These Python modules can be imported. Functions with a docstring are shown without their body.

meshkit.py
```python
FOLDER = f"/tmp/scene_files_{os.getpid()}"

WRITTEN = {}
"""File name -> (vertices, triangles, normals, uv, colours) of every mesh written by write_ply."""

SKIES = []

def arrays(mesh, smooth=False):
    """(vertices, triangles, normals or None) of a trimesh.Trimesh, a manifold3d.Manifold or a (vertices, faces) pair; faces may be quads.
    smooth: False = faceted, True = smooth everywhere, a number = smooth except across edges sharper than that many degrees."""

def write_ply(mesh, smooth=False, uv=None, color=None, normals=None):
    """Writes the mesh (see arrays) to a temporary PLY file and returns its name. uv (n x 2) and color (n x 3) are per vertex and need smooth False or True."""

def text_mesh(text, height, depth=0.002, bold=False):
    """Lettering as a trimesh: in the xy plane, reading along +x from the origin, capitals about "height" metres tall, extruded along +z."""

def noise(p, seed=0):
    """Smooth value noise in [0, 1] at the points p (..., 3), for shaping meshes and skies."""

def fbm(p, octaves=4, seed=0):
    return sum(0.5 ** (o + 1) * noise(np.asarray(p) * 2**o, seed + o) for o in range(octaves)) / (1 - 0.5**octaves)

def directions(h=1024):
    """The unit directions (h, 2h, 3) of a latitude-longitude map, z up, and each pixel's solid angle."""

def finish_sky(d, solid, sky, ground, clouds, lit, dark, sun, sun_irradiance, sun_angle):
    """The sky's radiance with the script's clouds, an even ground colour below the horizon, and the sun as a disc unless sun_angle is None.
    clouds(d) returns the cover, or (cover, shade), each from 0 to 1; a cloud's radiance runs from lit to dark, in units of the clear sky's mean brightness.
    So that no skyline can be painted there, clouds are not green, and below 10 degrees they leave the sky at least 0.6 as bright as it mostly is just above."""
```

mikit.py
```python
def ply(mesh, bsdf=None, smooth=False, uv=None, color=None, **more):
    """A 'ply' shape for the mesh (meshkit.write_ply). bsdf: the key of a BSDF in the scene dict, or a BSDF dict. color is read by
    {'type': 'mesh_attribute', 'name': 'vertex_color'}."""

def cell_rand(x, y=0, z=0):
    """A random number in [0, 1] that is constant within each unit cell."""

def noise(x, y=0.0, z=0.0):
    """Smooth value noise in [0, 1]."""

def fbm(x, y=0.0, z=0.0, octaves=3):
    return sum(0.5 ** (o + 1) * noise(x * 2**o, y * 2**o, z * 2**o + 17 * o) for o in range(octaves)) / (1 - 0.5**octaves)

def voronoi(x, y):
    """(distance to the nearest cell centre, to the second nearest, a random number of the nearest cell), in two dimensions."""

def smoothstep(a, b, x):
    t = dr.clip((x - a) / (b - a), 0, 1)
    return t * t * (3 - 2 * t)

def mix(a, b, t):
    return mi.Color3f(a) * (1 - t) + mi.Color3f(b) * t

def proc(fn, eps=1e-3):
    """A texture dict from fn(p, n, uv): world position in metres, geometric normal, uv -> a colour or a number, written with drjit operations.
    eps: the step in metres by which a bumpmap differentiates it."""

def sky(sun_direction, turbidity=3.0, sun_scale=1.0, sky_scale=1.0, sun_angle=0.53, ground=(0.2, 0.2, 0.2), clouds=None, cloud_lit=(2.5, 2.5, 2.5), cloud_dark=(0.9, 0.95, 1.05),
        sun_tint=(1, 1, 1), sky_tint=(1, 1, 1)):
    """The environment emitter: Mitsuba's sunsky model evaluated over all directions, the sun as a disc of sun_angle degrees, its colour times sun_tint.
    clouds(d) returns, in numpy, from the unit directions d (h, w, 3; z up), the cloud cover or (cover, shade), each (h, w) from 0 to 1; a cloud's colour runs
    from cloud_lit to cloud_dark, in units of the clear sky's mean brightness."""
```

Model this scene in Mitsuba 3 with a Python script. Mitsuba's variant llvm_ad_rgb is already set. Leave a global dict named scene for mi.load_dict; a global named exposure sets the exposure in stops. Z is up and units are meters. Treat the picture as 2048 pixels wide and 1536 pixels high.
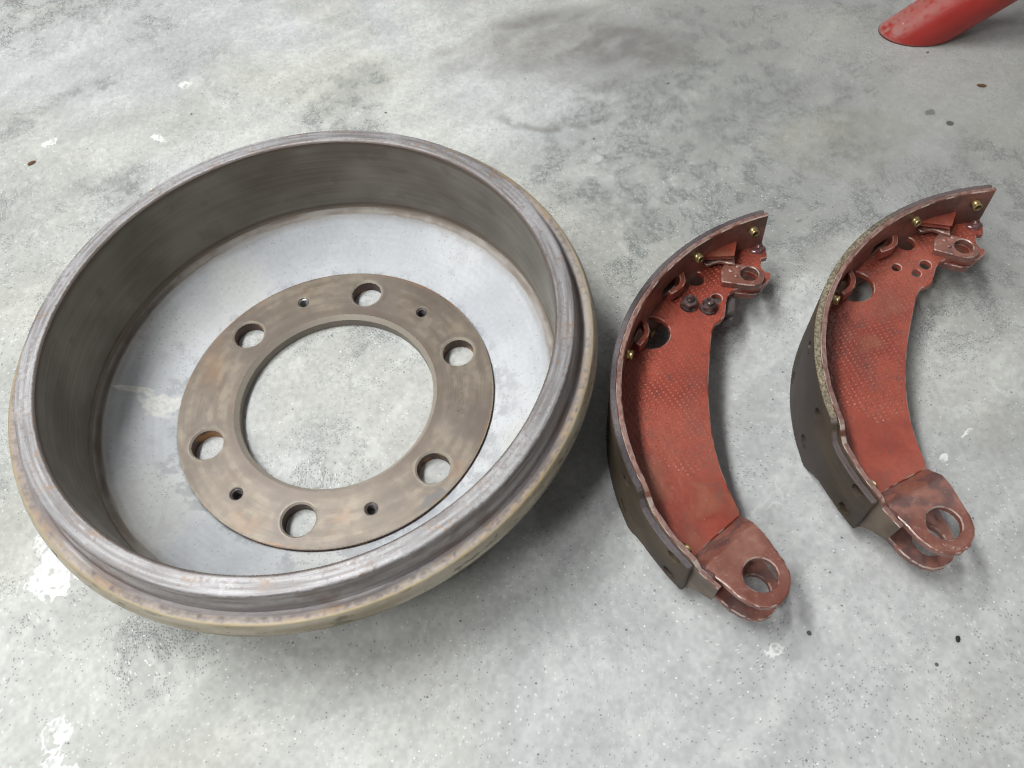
import math
import numpy as np
import trimesh
import drjit as dr
import mitsuba as mi
import mikit
import meshkit
from mikit import noise, fbm, voronoi, smoothstep, mix, cell_rand
import manifold3d
from manifold3d import Manifold, Mesh
from shapely.geometry import Polygon, LineString, Point
from shapely.geometry.polygon import orient
from shapely import affinity

T = mi.ScalarTransform4f
scene, labels = {}, {}
U = 0.1                    # one modelling unit = the radius of the bolt circle = 0.1 m
FLOOR = -0.115             # floor height in modelling units (0 = top of the hub flange)
A0 = 75.49                 # bearing of the first bolt hole, degrees

# ------------------------------------------------------------------ camera, light, exposure
CAM = np.array([1.35004, -3.19887, 5.03835 - FLOOR]) * U
FWD = np.array([0.0, 0.52502178, -0.85108879])
UP = np.array([0.12922007, 0.84395321, 0.52061996])
scene['camera'] = {'type': 'perspective', 'fov': 2 * math.degrees(math.atan(1024 / 1563.94)), 'fov_axis': 'x',
                   'near_clip': 0.01, 'far_clip': 50.0,
                   'to_world': T().look_at(origin=CAM.tolist(), target=(CAM + FWD).tolist(), up=UP.tolist())}
exposure = 0.0


def lamp(key, centre, length, width, heading, power, label):
    """a ceiling tube lamp: housing above, luminous diffuser below"""
    h = math.degrees(heading)
    box = trimesh.creation.box((length + 0.04, width + 0.03, 0.05))
    scene[key + '__housing'] = mikit.ply(box, {'type': 'diffuse', 'reflectance': {'type': 'rgb', 'value': [0.7, 0.7, 0.7]}},
                                         to_world=T().translate([centre[0], centre[1], centre[2] + 0.04]).rotate([0, 0, 1], h))
    scene[key + '__diffuser'] = {'type': 'rectangle', 'to_world': T().translate(list(centre)).rotate([0, 0, 1], h).rotate([1, 0, 0], 180).scale([length / 2, width / 2, 1]),
                                 'emitter': {'type': 'area', 'radiance': {'type': 'rgb', 'value': [power * 0.985, power, power * 0.985]}},
                                 'bsdf': {'type': 'diffuse', 'reflectance': {'type': 'rgb', 'value': [0.6, 0.6, 0.6]}}}
    labels[key] = {'label': label, 'category': 'ceiling lamp'}


lamp('ceiling_lamp', (-0.66, 0.30, 2.0), 1.3, 0.30, math.radians(85), 41.0, 'long tube lamp overhead to the left of the brake drum')
lamp('ceiling_lamp_001', (-1.05, -1.15, 2.2), 1.2, 0.30, math.radians(50), 31.5, 'long tube lamp overhead nearest the camera')
lamp('ceiling_lamp_002', (2.0, 1.0, 2.3), 1.2, 0.16, math.radians(85), 9.0, 'added weak fill lamp overhead to the right of the brake shoes')  # unseen weak lamp, added only as fill
scene['room_light'] = {'type': 'constant', 'radiance': {'type': 'rgb', 'value': [0.155, 0.156, 0.157]}}  # even ambient fill, added for light bounced around the unseen room

# ------------------------------------------------------------------ materials
def C(*c):
    return mi.Color3f(*c)


def n2(x, y, s=0.0):
    """smooth value noise in two dimensions, 0..1"""
    x, y = mi.Float(x), mi.Float(y)
    i, j = dr.floor(x), dr.floor(y)
    u, v = x - i, y - j
    u, v = u * u * (3 - 2 * u), v * v * (3 - 2 * v)
    return dr.lerp(dr.lerp(cell_rand(i, j, s), cell_rand(i + 1, j, s), u), dr.lerp(cell_rand(i, j + 1, s), cell_rand(i + 1, j + 1, s), u), v)


def f2(x, y, s=0.0, o=3):
    return sum(0.5 ** (k + 1) * n2(x * 2**k + 5.3 * k, y * 2**k + 2.7 * k, s + k) for k in range(o)) / (1 - 0.5**o)


def n3(p, f, s=0.0):
    return noise(p.x * f + s, p.y * f + 1.7 * s, p.z * f + 0.3 * s)


def f3(p, f, s=0.0, o=2):
    return sum(0.5 ** (k + 1) * n3(p, f * 2**k, s + 3.1 * k) for k in range(o)) / (1 - 0.5**o)


def dots(x, y, f, r0, r1, share):
    """round specks on a jittered grid, the share of cells that carry one may vary"""
    x, y = mi.Float(x) * f, mi.Float(y) * f
    i, j = dr.floor(x), dr.floor(y)
    a, b, c = cell_rand(i, j, 1), cell_rand(i, j, 2), cell_rand(i, j, 3)
    dx, dy = x - i - 0.3 - 0.4 * a, y - j - 0.3 - 0.4 * b
    # squeezed in a random direction, so that the specks are not round
    k = 0.9 * (cell_rand(i, j, 4) - 0.5)
    d = dr.sqrt(dx * dx + dy * dy + 2 * k * dx * dy)
    return (1 - smoothstep(r0, r1, d)) * dr.select(c < share, 1.0, 0.0)


def band(v, a, b, s):
    """1 between a and b with soft borders s"""
    return smoothstep(a - s, a + s, v) * (1 - smoothstep(b - s, b + s, v))


def pbr(color, rough, spec=0.5, metal=0.0, bump=None, scale=1.0, eps=2e-4, **k):
    slot = lambda v: mikit.proc(v) if callable(v) else ({'type': 'rgb', 'value': list(v)} if isinstance(v, (tuple, list)) else v)
    b = {'type': 'principled', 'base_color': slot(color), 'roughness': slot(rough), 'metallic': slot(metal), 'specular': spec, **k}
    if bump is not None:
        b = {'type': 'bumpmap', 'arbitrary': {**mikit.proc(bump, eps)}, 'scale': scale, 'bsdf': b}
    return {'type': 'twosided', 'bsdf': b}


def spot(p, w, x, y, r, k=1.0, amp=0.6, ang=0.0):
    """uneven splash on the floor, 0..1; w is the shared ragged-edge noise"""
    ca, sa = math.cos(ang), math.sin(ang)
    dx, dy = p.x - x, p.y - y
    a, b = (dx * ca + dy * sa) / r, (dy * ca - dx * sa) / (r * k)
    return 1 - smoothstep(0.72, 1.0, dr.sqrt(a * a + b * b) + amp * w)


PAINT = [(-0.200, -0.112, 0.024, 1.15, 0.5), (-0.186, -0.104, 0.016, 1.2, 0.2), (-0.176, -0.214, 0.012, 0.75, 1.3), (-0.168, -0.238, 0.017, 0.8, 1.0),
         (0.267, -0.188, 0.005, 1.0, 0.0), (0.274, -0.199, 0.006, 0.7, 1.0), (0.2765, -0.2215, 0.0055, 0.7, 0.0),
         (0.430, -0.108, 0.0036, 0.8, 0.4), (0.452, -0.092, 0.0075, 0.16, 0.6), (-0.298, 0.354, 0.007, 0.8, 0.3), (-0.167, 0.419, 0.007, 0.8, 0), (-0.186, 0.340, 0.008, 0.5, 2.4)]
DRIPS = [(0.554, 0.234, 0.0062, 0.7, 0.5), (0.566, 0.2165, 0.004, 0.9, 0.8), (0.327, 0.322, 0.0020, 0.8, 0.9), (0.242, 0.257, 0.0014, 1, 0.9),
         (0.371, -0.242, 0.0013, 1, 0.9), (0.301, -0.214, 0.0017, 1, 0.9), (-0.155, 0.37, 0.0014, 1, 0.9), (0.045, 0.333, 0.0014, 1, 0.9), (0.585, 0.318, 0.0022, 0.8, 0.8)]


def floor_color(p, n, uv):
    x, y = p.x, p.y
    wx, wy = f2(x * 9, y * 9, 4, 2) - 0.5, f2(x * 9, y * 9, 14, 2) - 0.5
    X, Y = x + 0.08 * wx, y + 0.08 * wy
    low, mid, mid2 = f2(X * 5.5, Y * 5.5, 2, 4), f2(X * 24, Y * 24, 7, 3), f2(x * 70, y * 70, 23, 3)
    fine = f2(x * 330, y * 330, 5, 2)
    c = mix((0.405, 0.410, 0.388), (0.492, 0.495, 0.472), smoothstep(0.30, 0.66, low))
    c = mix(c, (0.458, 0.466, 0.476), 0.7 * smoothstep(0.48, 0.68, f2(X * 6, Y * 6, 31, 2)))
    c = mix(c, (0.47, 0.46, 0.40), 0.40 * smoothstep(0.50, 0.72, f2(X * 8, Y * 8, 37, 2)))
    c = c * (0.87 + 0.23 * mid) * (0.87 + 0.26 * fine) * (0.92 + 0.15 * mid2)
    sweep = f2((x * 0.8 + y * 0.6) * 5, (y * 0.8 - x * 0.6 + 0.05 * wx) * 42, 63, 3)
    c = c * (0.94 + 0.12 * smoothstep(0.3, 0.7, sweep))
    # areas where the skin has worn through to the darker, pitted concrete
    worn = smoothstep(0.50, 0.72, f2(X * 6.5 + 5.2, Y * 6.5 + 1.7, 11, 3) + 0.12 * (mid - 0.5) + 0.30 * smoothstep(0.05, 0.35, x) * smoothstep(-0.15, 0.12, y))
    c = mix(c, (0.235, 0.243, 0.235), 0.54 * worn * (0.20 + 1.2 * mid2))
    net = 1 - smoothstep(0.02, 0.13, dr.abs(f2(X * 150, Y * 150, 45, 3) - 0.5))
    c = mix(c, (0.14, 0.148, 0.145), 0.50 * net * (0.12 + 0.88 * worn) * smoothstep(0.42, 0.62, mid2))
    c = mix(c, (0.66, 0.67, 0.64), 0.20 * smoothstep(0.58, 0.72, f2(X * 95, Y * 95, 47, 3)) * smoothstep(0.45, 0.6, mid))
    # dark pits, crowded where it is worn
    clump = smoothstep(0.38, 0.62, mid2) * (0.4 + 0.6 * smoothstep(0.4, 0.6, mid))
    crowd = 0.02 + 0.70 * worn * clump + 0.16 * smoothstep(0.52, 0.68, f2(X * 11, Y * 11, 27, 2)) * clump
    c = mix(c, (0.080, 0.088, 0.090), 0.58 * dots(x * 0.8 + y * 0.6, y * 0.8 - x * 0.6, 420, 0.08, 0.36, crowd))
    c = mix(c, (0.10, 0.105, 0.105), 0.55 * dots(X + 0.3, Y, 720, 0.12, 0.42, 1.3 * crowd))
    c = mix(c, (0.09, 0.09, 0.09), 0.8 * dots(x, y + 0.7, 45, 0.02, 0.045, 0.12))
    # white flecks and fine cracks
    c = mix(c, (0.86, 0.87, 0.85), 0.9 * dots(x + y, y - x + 0.2, 150, 0.03, 0.16, 0.008 + 0.035 * mid))
    c = mix(c, (0.72, 0.73, 0.71), 0.6 * dots(X * 0.9, Y + 0.1 * X, 430, 0.08, 0.3, 0.07 + 0.10 * worn))
    crack = 1 - smoothstep(0.0, 0.007, dr.abs(f2(x * 28 + 0.8 * wx, y * 28 + 0.8 * wy, 51, 4) - 0.5))
    c = mix(c, (0.70, 0.71, 0.70), 0.30 * crack * smoothstep(0.60, 0.72, mid))
    # greasy brown smudges behind the drum, and the ring mark
    streak = smoothstep(0.25, 0.72, 0.55 * f2(X * 17 + Y * 6, (Y - 0.22 * X) * 48, 21, 4) + 0.45 * mid2)
    e = 2 * (f2(x * 22, y * 22, 77, 3) - 0.5)

    def haze(bx, by, rx, ry, ang):
        ca, sa = math.cos(ang), math.sin(ang)
        a, b = ((x - bx) * ca + (y - by) * sa) / rx, ((y - by) * ca - (x - bx) * sa) / ry
        return smoothstep(1.15, 0.35, dr.sqrt(a * a + b * b) + 0.45 * e)

    dark = 0.84 * haze(0.245, 0.395, 0.130, 0.062, -0.2) * (0.50 + 0.50 * streak)
    dark = dr.maximum(dark, 0.85 * haze(0.310, 0.400, 0.055, 0.024, -0.45) * (0.55 + 0.45 * streak))
    dark = dr.maximum(dark, 0.75 * haze(0.215, 0.450, 0.070, 0.022, 0.05) * (0.6 + 0.4 * streak))
    dark = dr.maximum(dark, 0.65 * haze(0.285, 0.345, 0.055, 0.020, 0.4) * (0.2 + 0.8 * streak))
    rr = dr.sqrt(dr.square(x - 0.218) + dr.square(y - 0.355))
    dark = dr.maximum(dark, 0.60 * band(rr, 0.0765 + 0.02 * wx, 0.080 + 0.02 * wy, 0.004) * smoothstep(0.02, 0.06, 0.345 - y) * smoothstep(0.3, 0.6, mid2))
    c = mix(c, (0.150, 0.136, 0.130), dark)
    # yellowish worn patch by the far shoe and light falloff painted darker towards the stand
    c = mix(c, (0.30, 0.285, 0.215), 0.40 * spot(p, e, 0.47, 0.205, 0.10, 0.55, 0.8, 0.2) * (0.2 + mid2))
    c = mix(c, (0.215, 0.213, 0.207), 0.62 * smoothstep(0.28, 0.56, x * 0.85 + y * 0.55 + 0.13 * e) * (0.45 + 0.75 * mid))
    # white paint splashes
    g, h = 2 * (f2(x * 60, y * 60, 91, 4) - 0.5), 2 * (f2(x * 260, y * 260, 93, 2) - 0.5)
    white, drip = mi.Float(0), mi.Float(0)
    for px, py, r, k, a in PAINT:
        white = dr.maximum(white, spot(p, 1.5 * g + 0.8 * h if r > 0.01 else 0.7 * g + 1.6 * h, px, py, r, k, 0.8, a))
    c = mix(c, (0.80, 0.80, 0.78), 0.92 * white * smoothstep(-0.55, 0.15, h + 0.5 * g + 0.5 * (white - 0.6)) * (0.75 + 0.25 * mid2))
    for px, py, r, k, w in DRIPS:
        drip = dr.maximum(drip, w * spot(p, h, px, py, r, k, 0.25, 0.3))
    return mix(c, (0.055, 0.05, 0.048), drip)


def floor_bump(p, n, uv):
    return 0.65 * n2(p.x * 210, p.y * 210, 2) + 0.35 * n2(p.x * 620, p.y * 620, 5)


def polar(p):
    return dr.sqrt(p.x * p.x + p.y * p.y), dr.atan2(p.y, p.x)


def brushed(p, fr, fa, seed):
    """noise drawn out round the drum's axis: fr per metre across, fa round the circumference"""
    r, _ = polar(p)
    inv = fa / dr.maximum(r, 1e-5)
    return noise(p.x * inv + seed, p.y * inv, (r + p.z) * fr + seed)


def hub_color(p, n, uv):
    s1, s2 = brushed(p, 1700, 7, 3.0), brushed(p, 240, 7, 8.0)
    b, f, h = f2(p.x * 24, p.y * 24, 2, 3), f2(p.x * 230, p.y * 230, 3, 3), f2(p.x * 75, p.y * 75, 29, 3)
    c = mix((0.135, 0.106, 0.083), (0.215, 0.178, 0.140), smoothstep(0.25, 0.75, 0.25 * s2 + 0.50 * b + 0.25 * h))
    c = c * (0.88 + 0.22 * s1) * (0.88 + 0.24 * f)
    g = f2(p.x * 31, p.y * 31, 9, 3)
    c = mix(c, (0.125, 0.098, 0.095), 0.42 * smoothstep(0.46, 0.76, g + 0.14 * (s2 - 0.5)))
    c = mix(c, (0.250, 0.140, 0.080), 0.45 * smoothstep(0.50, 0.72, f2(p.x * 40, p.y * 40, 16, 2) + 0.25 * (f - 0.5)) * smoothstep(0.45, 0.25, g))
    c = mix(c, (0.30, 0.265, 0.205), 0.18 * smoothstep(0.56, 0.70, 0.34 * s2 + 0.28 * f + 0.22 * h + 0.22 * (1 - g)))
    c = mix(c, (0.125, 0.12, 0.12), 0.85 * spot(p, 2 * f - 1, 0.071, -0.0945, 0.013, 0.42, 0.35, 0.65))
    r, a = polar(p)
    k = dr.round((a - math.radians(A0)) * (3 / math.pi)) * (math.pi / 3) + math.radians(A0)
    q = dr.sqrt(dr.square(p.x - U * dr.cos(k)) + dr.square(p.y - U * dr.sin(k)))
    c = mix(c, (0.34, 0.30, 0.25), 0.45 * band(q, 0.0120, 0.0142, 0.0006) * smoothstep(0.3, 0.6, h))
    c = mix(c, (0.115, 0.085, 0.075), 0.35 * band(q, 0.0150, 0.0185, 0.0015) * smoothstep(0.4, 0.65, h))
    c = mix(c, (0.27, 0.13, 0.055), 0.6 * smoothstep(0.1185, 0.1205, r + 0.004 * (f - 0.5)) * smoothstep(0.45, 0.62, g))
    c = mix(c, (0.13, 0.098, 0.078), 0.60 * (1 - smoothstep(0.0815, 0.086, r + 0.004 * (h - 0.5))))
    wall = 1 - smoothstep(0.25, 0.45, dr.abs(n.z))
    inner = smoothstep(0.0845, 0.0865, r)
    rust = mix((0.060, 0.030, 0.022), (0.30, 0.135, 0.035), smoothstep(0.50, 0.72, f3(p, 90, 2, 2)))
    c = mix(c, rust, wall * inner)
    c = mix(c, (0.17, 0.15, 0.125), 0.8 * wall * (1 - inner))
    return mix(c, (0.35, 0.31, 0.26), 0.8 * band(dr.abs(n.z), 0.5, 0.9, 0.05))


def dish_color(p, n, uv):
    r, a = polar(p)
    s = brushed(p, 260, 5, 4.0)
    b, f = f2(p.x * 17, p.y * 17, 6, 3), f2(p.x * 500, p.y * 500, 8, 2)
    c = mix((0.430, 0.445, 0.472), (0.545, 0.556, 0.572), smoothstep(0.25, 0.75, 0.9 * b + 0.1 * s))
    c = mix(c, (0.545, 0.545, 0.525), 0.6 * smoothstep(0.50, 0.68, f2(p.x * 13, p.y * 13, 40, 2)))
    c = c * (0.94 + 0.12 * f) * (0.975 + 0.05 * brushed(p, 1400, 5, 9.0))
    c = mix(c, (0.16, 0.16, 0.18), 0.5 * dots(p.x, p.y, 520, 0.1, 0.35, 0.02 + 0.14 * smoothstep(0.5, 0.65, b)))
    # wiped dirt near the hub
    m = f2(p.x * 95, p.y * 95, 19, 3)
    g = smoothstep(0.50, 0.62, 0.6 * m + 0.4 * f) * (1 - smoothstep(0.123, 0.132 + 0.02 * smoothstep(0.45, 0.6, b), r))
    c = mix(c, (0.22, 0.23, 0.26), 0.42 * g)
    c = mix(c, (0.36, 0.36, 0.37), 0.30 * smoothstep(0.55, 0.70, 0.5 * m + 0.5 * b))
    # the bare rusty ring in the corner under the braking face
    c = mix(c, mix((0.165, 0.125, 0.095), (0.27, 0.245, 0.22), smoothstep(0.3, 0.7, 0.5 * s + 0.5 * m)), (0.35 * smoothstep(0.1595, 0.1640, r + 0.004 * (m - 0.5)) + 0.55 * smoothstep(0.1638, 0.1655, r + 0.002 * (m - 0.5))))
    # pale dried splash with its tail
    e = 2 * (f2(p.x * 140, p.y * 140, 33, 2) - 0.5)
    sp = dr.maximum(spot(p, e, -0.1330, 0.0125, 0.0135, 0.9, 0.45), dr.maximum(spot(p, e, -0.150, 0.0215, 0.0125, 0.22, 0.4, 0.1), spot(p, e, -0.1415, 0.0195, 0.006, 0.45, 0.4, -0.6)))
    return mix(c, (0.74, 0.73, 0.69), 0.80 * sp * (0.6 + 0.4 * smoothstep(0.35, 0.6, f)))


def wall_color(p, n, uv):
    s, s2 = brushed(p, 300, 4, 1.0), brushed(p, 1500, 3, 11.0)
    b = f3(p, 24, 1, 3)
    c = mix((0.128, 0.112, 0.091), (0.215, 0.198, 0.170), smoothstep(0.25, 0.80, 0.12 * s + 0.88 * b)) * (0.87 + 0.26 * s2)
    c = mix(c, (0.115, 0.095, 0.078), 0.35 * smoothstep(0.58, 0.74, f3(p, 70, 7, 3)))
    zz = p.z / U + FLOOR
    c = mix(c, (0.10, 0.07, 0.05), 0.75 * smoothstep(0.93, 0.97, zz + 0.04 * (b - 0.5)))
    return mix(c, (0.19, 0.15, 0.12), 0.7 * (1 - smoothstep(0.27, 0.36, zz + 0.05 * (s - 0.5))))


def rim_color(p, n, uv):
    s, s2 = brushed(p, 600, 6, 5.0), brushed(p, 2000, 16, 2.0)
    b, f, g = f2(p.x * 24, p.y * 24, 3, 3), f2(p.x * 430, p.y * 430, 7, 3), f2(p.x * 90, p.y * 90, 12, 3)
    c = mix((0.185, 0.172, 0.174), (0.345, 0.335, 0.345), smoothstep(0.25, 0.75, 0.5 * s + 0.5 * b)) * (0.78 + 0.44 * s2) * (0.88 + 0.24 * f)
    c = mix(c, (0.155, 0.112, 0.092), 0.60 * smoothstep(0.52, 0.72, 0.55 * f + 0.20 * g + 0.25 * s2))
    c = mix(c, (0.30, 0.20, 0.125), 0.40 * smoothstep(0.58, 0.74, g) * smoothstep(0.46, 0.64, f))
    c = mix(c, (0.50, 0.49, 0.49), 0.28 * smoothstep(0.58, 0.70, 1 - f) * smoothstep(0.5, 0.6, b))
    r, _ = polar(p)
    edge = dr.maximum(1 - smoothstep(0.1705, 0.1722, r + 0.002 * (f - 0.5)), 0.45 * smoothstep(0.1812, 0.1826, r + 0.002 * (f - 0.5)))
    return mix(c, (0.125, 0.095, 0.078), 0.75 * edge)


def shell_color(p, n, uv):
    r, _ = polar(p)
    z = p.z / U + FLOOR
    R = r / U
    s, b, f, g = brushed(p, 500, 6, 6.0), f3(p, 26, 5, 3), f3(p, 330, 2, 3), f3(p, 80, 11, 3)
    c = mix((0.205, 0.188, 0.180), (0.335, 0.318, 0.315), smoothstep(0.25, 0.75, 0.5 * s + 0.5 * b)) * (0.85 + 0.3 * f)   # bare step below the rim
    c = mix(c, (0.105, 0.085, 0.085), 0.80 * band(R + 0.05 * (b - 0.5), 1.853, 1.885, 0.014) * (0.7 + 0.5 * f))           # dark brown band in the groove
    led = smoothstep(1.882, 1.90, R + 0.03 * (b - 0.5))
    c = mix(c, mix((0.150, 0.115, 0.102), (0.325, 0.282, 0.250), smoothstep(0.30, 0.70, 0.5 * f + 0.5 * b)), 0.9 * led)
    c = mix(c, (0.30, 0.195, 0.115), 0.65 * led * smoothstep(0.50, 0.66, 0.45 * g + 0.55 * f))
    c = mix(c, (0.15, 0.105, 0.085), 0.5 * smoothstep(0.52, 0.66, 0.6 * g + 0.4 * b) * (1 - led))
    side = smoothstep(1.920, 1.934, R + 0.015 * (f - 0.5)) * smoothstep(0.5, 0.6, 1 - (z - 0.865) * 8)
    y = mix((0.235, 0.200, 0.145), (0.355, 0.322, 0.258), smoothstep(0.25, 0.70, 0.5 * s + 0.5 * b)) * (0.88 + 0.24 * f)
    y = mix(y, (0.33, 0.235, 0.11), 0.6 * band(z + 0.02 * (f - 0.5), 0.845, 0.875, 0.01))
    y = mix(y, (0.085, 0.075, 0.055), 0.65 * smoothstep(0.57, 0.66, 0.35 * brushed(p, 900, 22, 14.0) + 0.35 * g + 0.3 * f) * band(z, 0.765, 0.84, 0.02))
    c = mix(c, y, side)
    return mix(c, (0.17, 0.145, 0.10), 1 - smoothstep(0.74, 0.76, z))


def dimple_color(p, n, uv):
    return mix((0.23, 0.050, 0.034), (0.40, 0.14, 0.10), f3(p, 60, 3, 2))


def red_color(p, n, uv):
    b, f, g = f3(p, 38, 3, 3), n3(p, 520, 1), f3(p, 55, 12, 2)
    c = mix((0.190, 0.031, 0.019), (0.290, 0.058, 0.035), smoothstep(0.28, 0.70, b)) * (0.90 + 0.20 * f)
    c = mix(c, (0.130, 0.046, 0.040), 0.38 * smoothstep(0.58, 0.80, g))
    c = mix(c, (0.075, 0.040, 0.038), 0.45 * smoothstep(0.62, 0.74, 0.6 * f3(p, 85, 33, 2) + 0.4 * f))
    c = mix(c, (0.46, 0.30, 0.25), 0.5 * dots(p.x + 0.3 * p.z, p.y, 170, 0.02, 0.10, 0.05))
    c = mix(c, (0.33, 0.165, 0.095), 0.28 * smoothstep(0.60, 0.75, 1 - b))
    c = mix(c, (0.37, 0.125, 0.085), 0.28 * smoothstep(0.42, 0.66, f3(p, 17, 15, 2)) * (0.6 + 0.4 * f))  # pale sheen painted into the red in broad patches
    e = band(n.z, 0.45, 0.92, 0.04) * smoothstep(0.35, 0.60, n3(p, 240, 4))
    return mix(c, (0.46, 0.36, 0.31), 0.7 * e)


def table_color(p, n, uv):
    b, f, g = f3(p, 45, 3, 3), n3(p, 480, 2), f3(p, 50, 9, 2)
    c = mix((0.140, 0.052, 0.038), (0.240, 0.096, 0.072), smoothstep(0.28, 0.70, b)) * (0.86 + 0.28 * f)
    c = mix(c, (0.078, 0.044, 0.037), 0.55 * smoothstep(0.52, 0.72, g))
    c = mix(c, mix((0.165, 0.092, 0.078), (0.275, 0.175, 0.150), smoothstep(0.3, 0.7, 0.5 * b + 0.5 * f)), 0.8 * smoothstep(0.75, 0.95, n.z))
    back = 0
    for cx, cy in ((0.36448, -0.08794), (0.49979, -0.09404)):
        q = dr.sqrt(dr.square(p.x - cx) + dr.square(p.y - cy))
        back = back + band(q, 0.16395, 0.1652, 0.0001)
    c = mix(c, mix((0.075, 0.058, 0.038), (0.150, 0.120, 0.085), smoothstep(0.3, 0.7, b)), 0.9 * dr.minimum(back, 1) * (1 - smoothstep(0.2, 0.5, dr.abs(n.z))))
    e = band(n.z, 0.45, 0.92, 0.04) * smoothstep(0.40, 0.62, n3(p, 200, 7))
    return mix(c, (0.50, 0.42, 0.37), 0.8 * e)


def fork_color(p, n, uv):
    b, f, g = f3(p, 50, 8, 3), f3(p, 300, 5, 2), f3(p, 75, 31, 3)
    c = mix((0.190, 0.066, 0.048), (0.285, 0.128, 0.097), smoothstep(0.25, 0.72, b)) * (0.84 + 0.30 * f)
    c = mix(c, (0.085, 0.058, 0.062), 0.65 * smoothstep(0.54, 0.68, g))
    c = mix(c, (0.32, 0.22, 0.19), 0.40 * smoothstep(0.54, 0.76, 0.55 * n3(p, 900, 3) + 0.25 * f + 0.20 * (1 - g)))
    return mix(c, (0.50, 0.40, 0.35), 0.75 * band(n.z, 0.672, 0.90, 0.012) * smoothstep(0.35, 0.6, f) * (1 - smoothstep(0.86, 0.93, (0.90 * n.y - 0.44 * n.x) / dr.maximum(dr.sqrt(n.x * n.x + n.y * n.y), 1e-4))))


def lining_side(p):
    b, f = f3(p, 34, 1, 3), n3(p, 800, 2)
    st = noise((p.x + p.y) * 14, (p.x - p.y) * 14, p.z * 420)
    c = mix((0.040, 0.030, 0.021), (0.084, 0.064, 0.043), smoothstep(0.25, 0.75, 0.15 * st + 0.85 * b)) * (0.90 + 0.20 * f)
    return mix(c, (0.058, 0.047, 0.046), 0.75 * smoothstep(0.48, 0.68, f3(p, 20, 40, 2))), b, f


def lining_dark(p, n, uv):
    side, b, f = lining_side(p)
    top = mix((0.066, 0.054, 0.056), (0.130, 0.110, 0.115), smoothstep(0.3, 0.7, b)) * (0.80 + 0.4 * f)
    return mix(side, top, smoothstep(0.35, 0.7, n.z) * smoothstep(0.052, 0.054, p.z))


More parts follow.
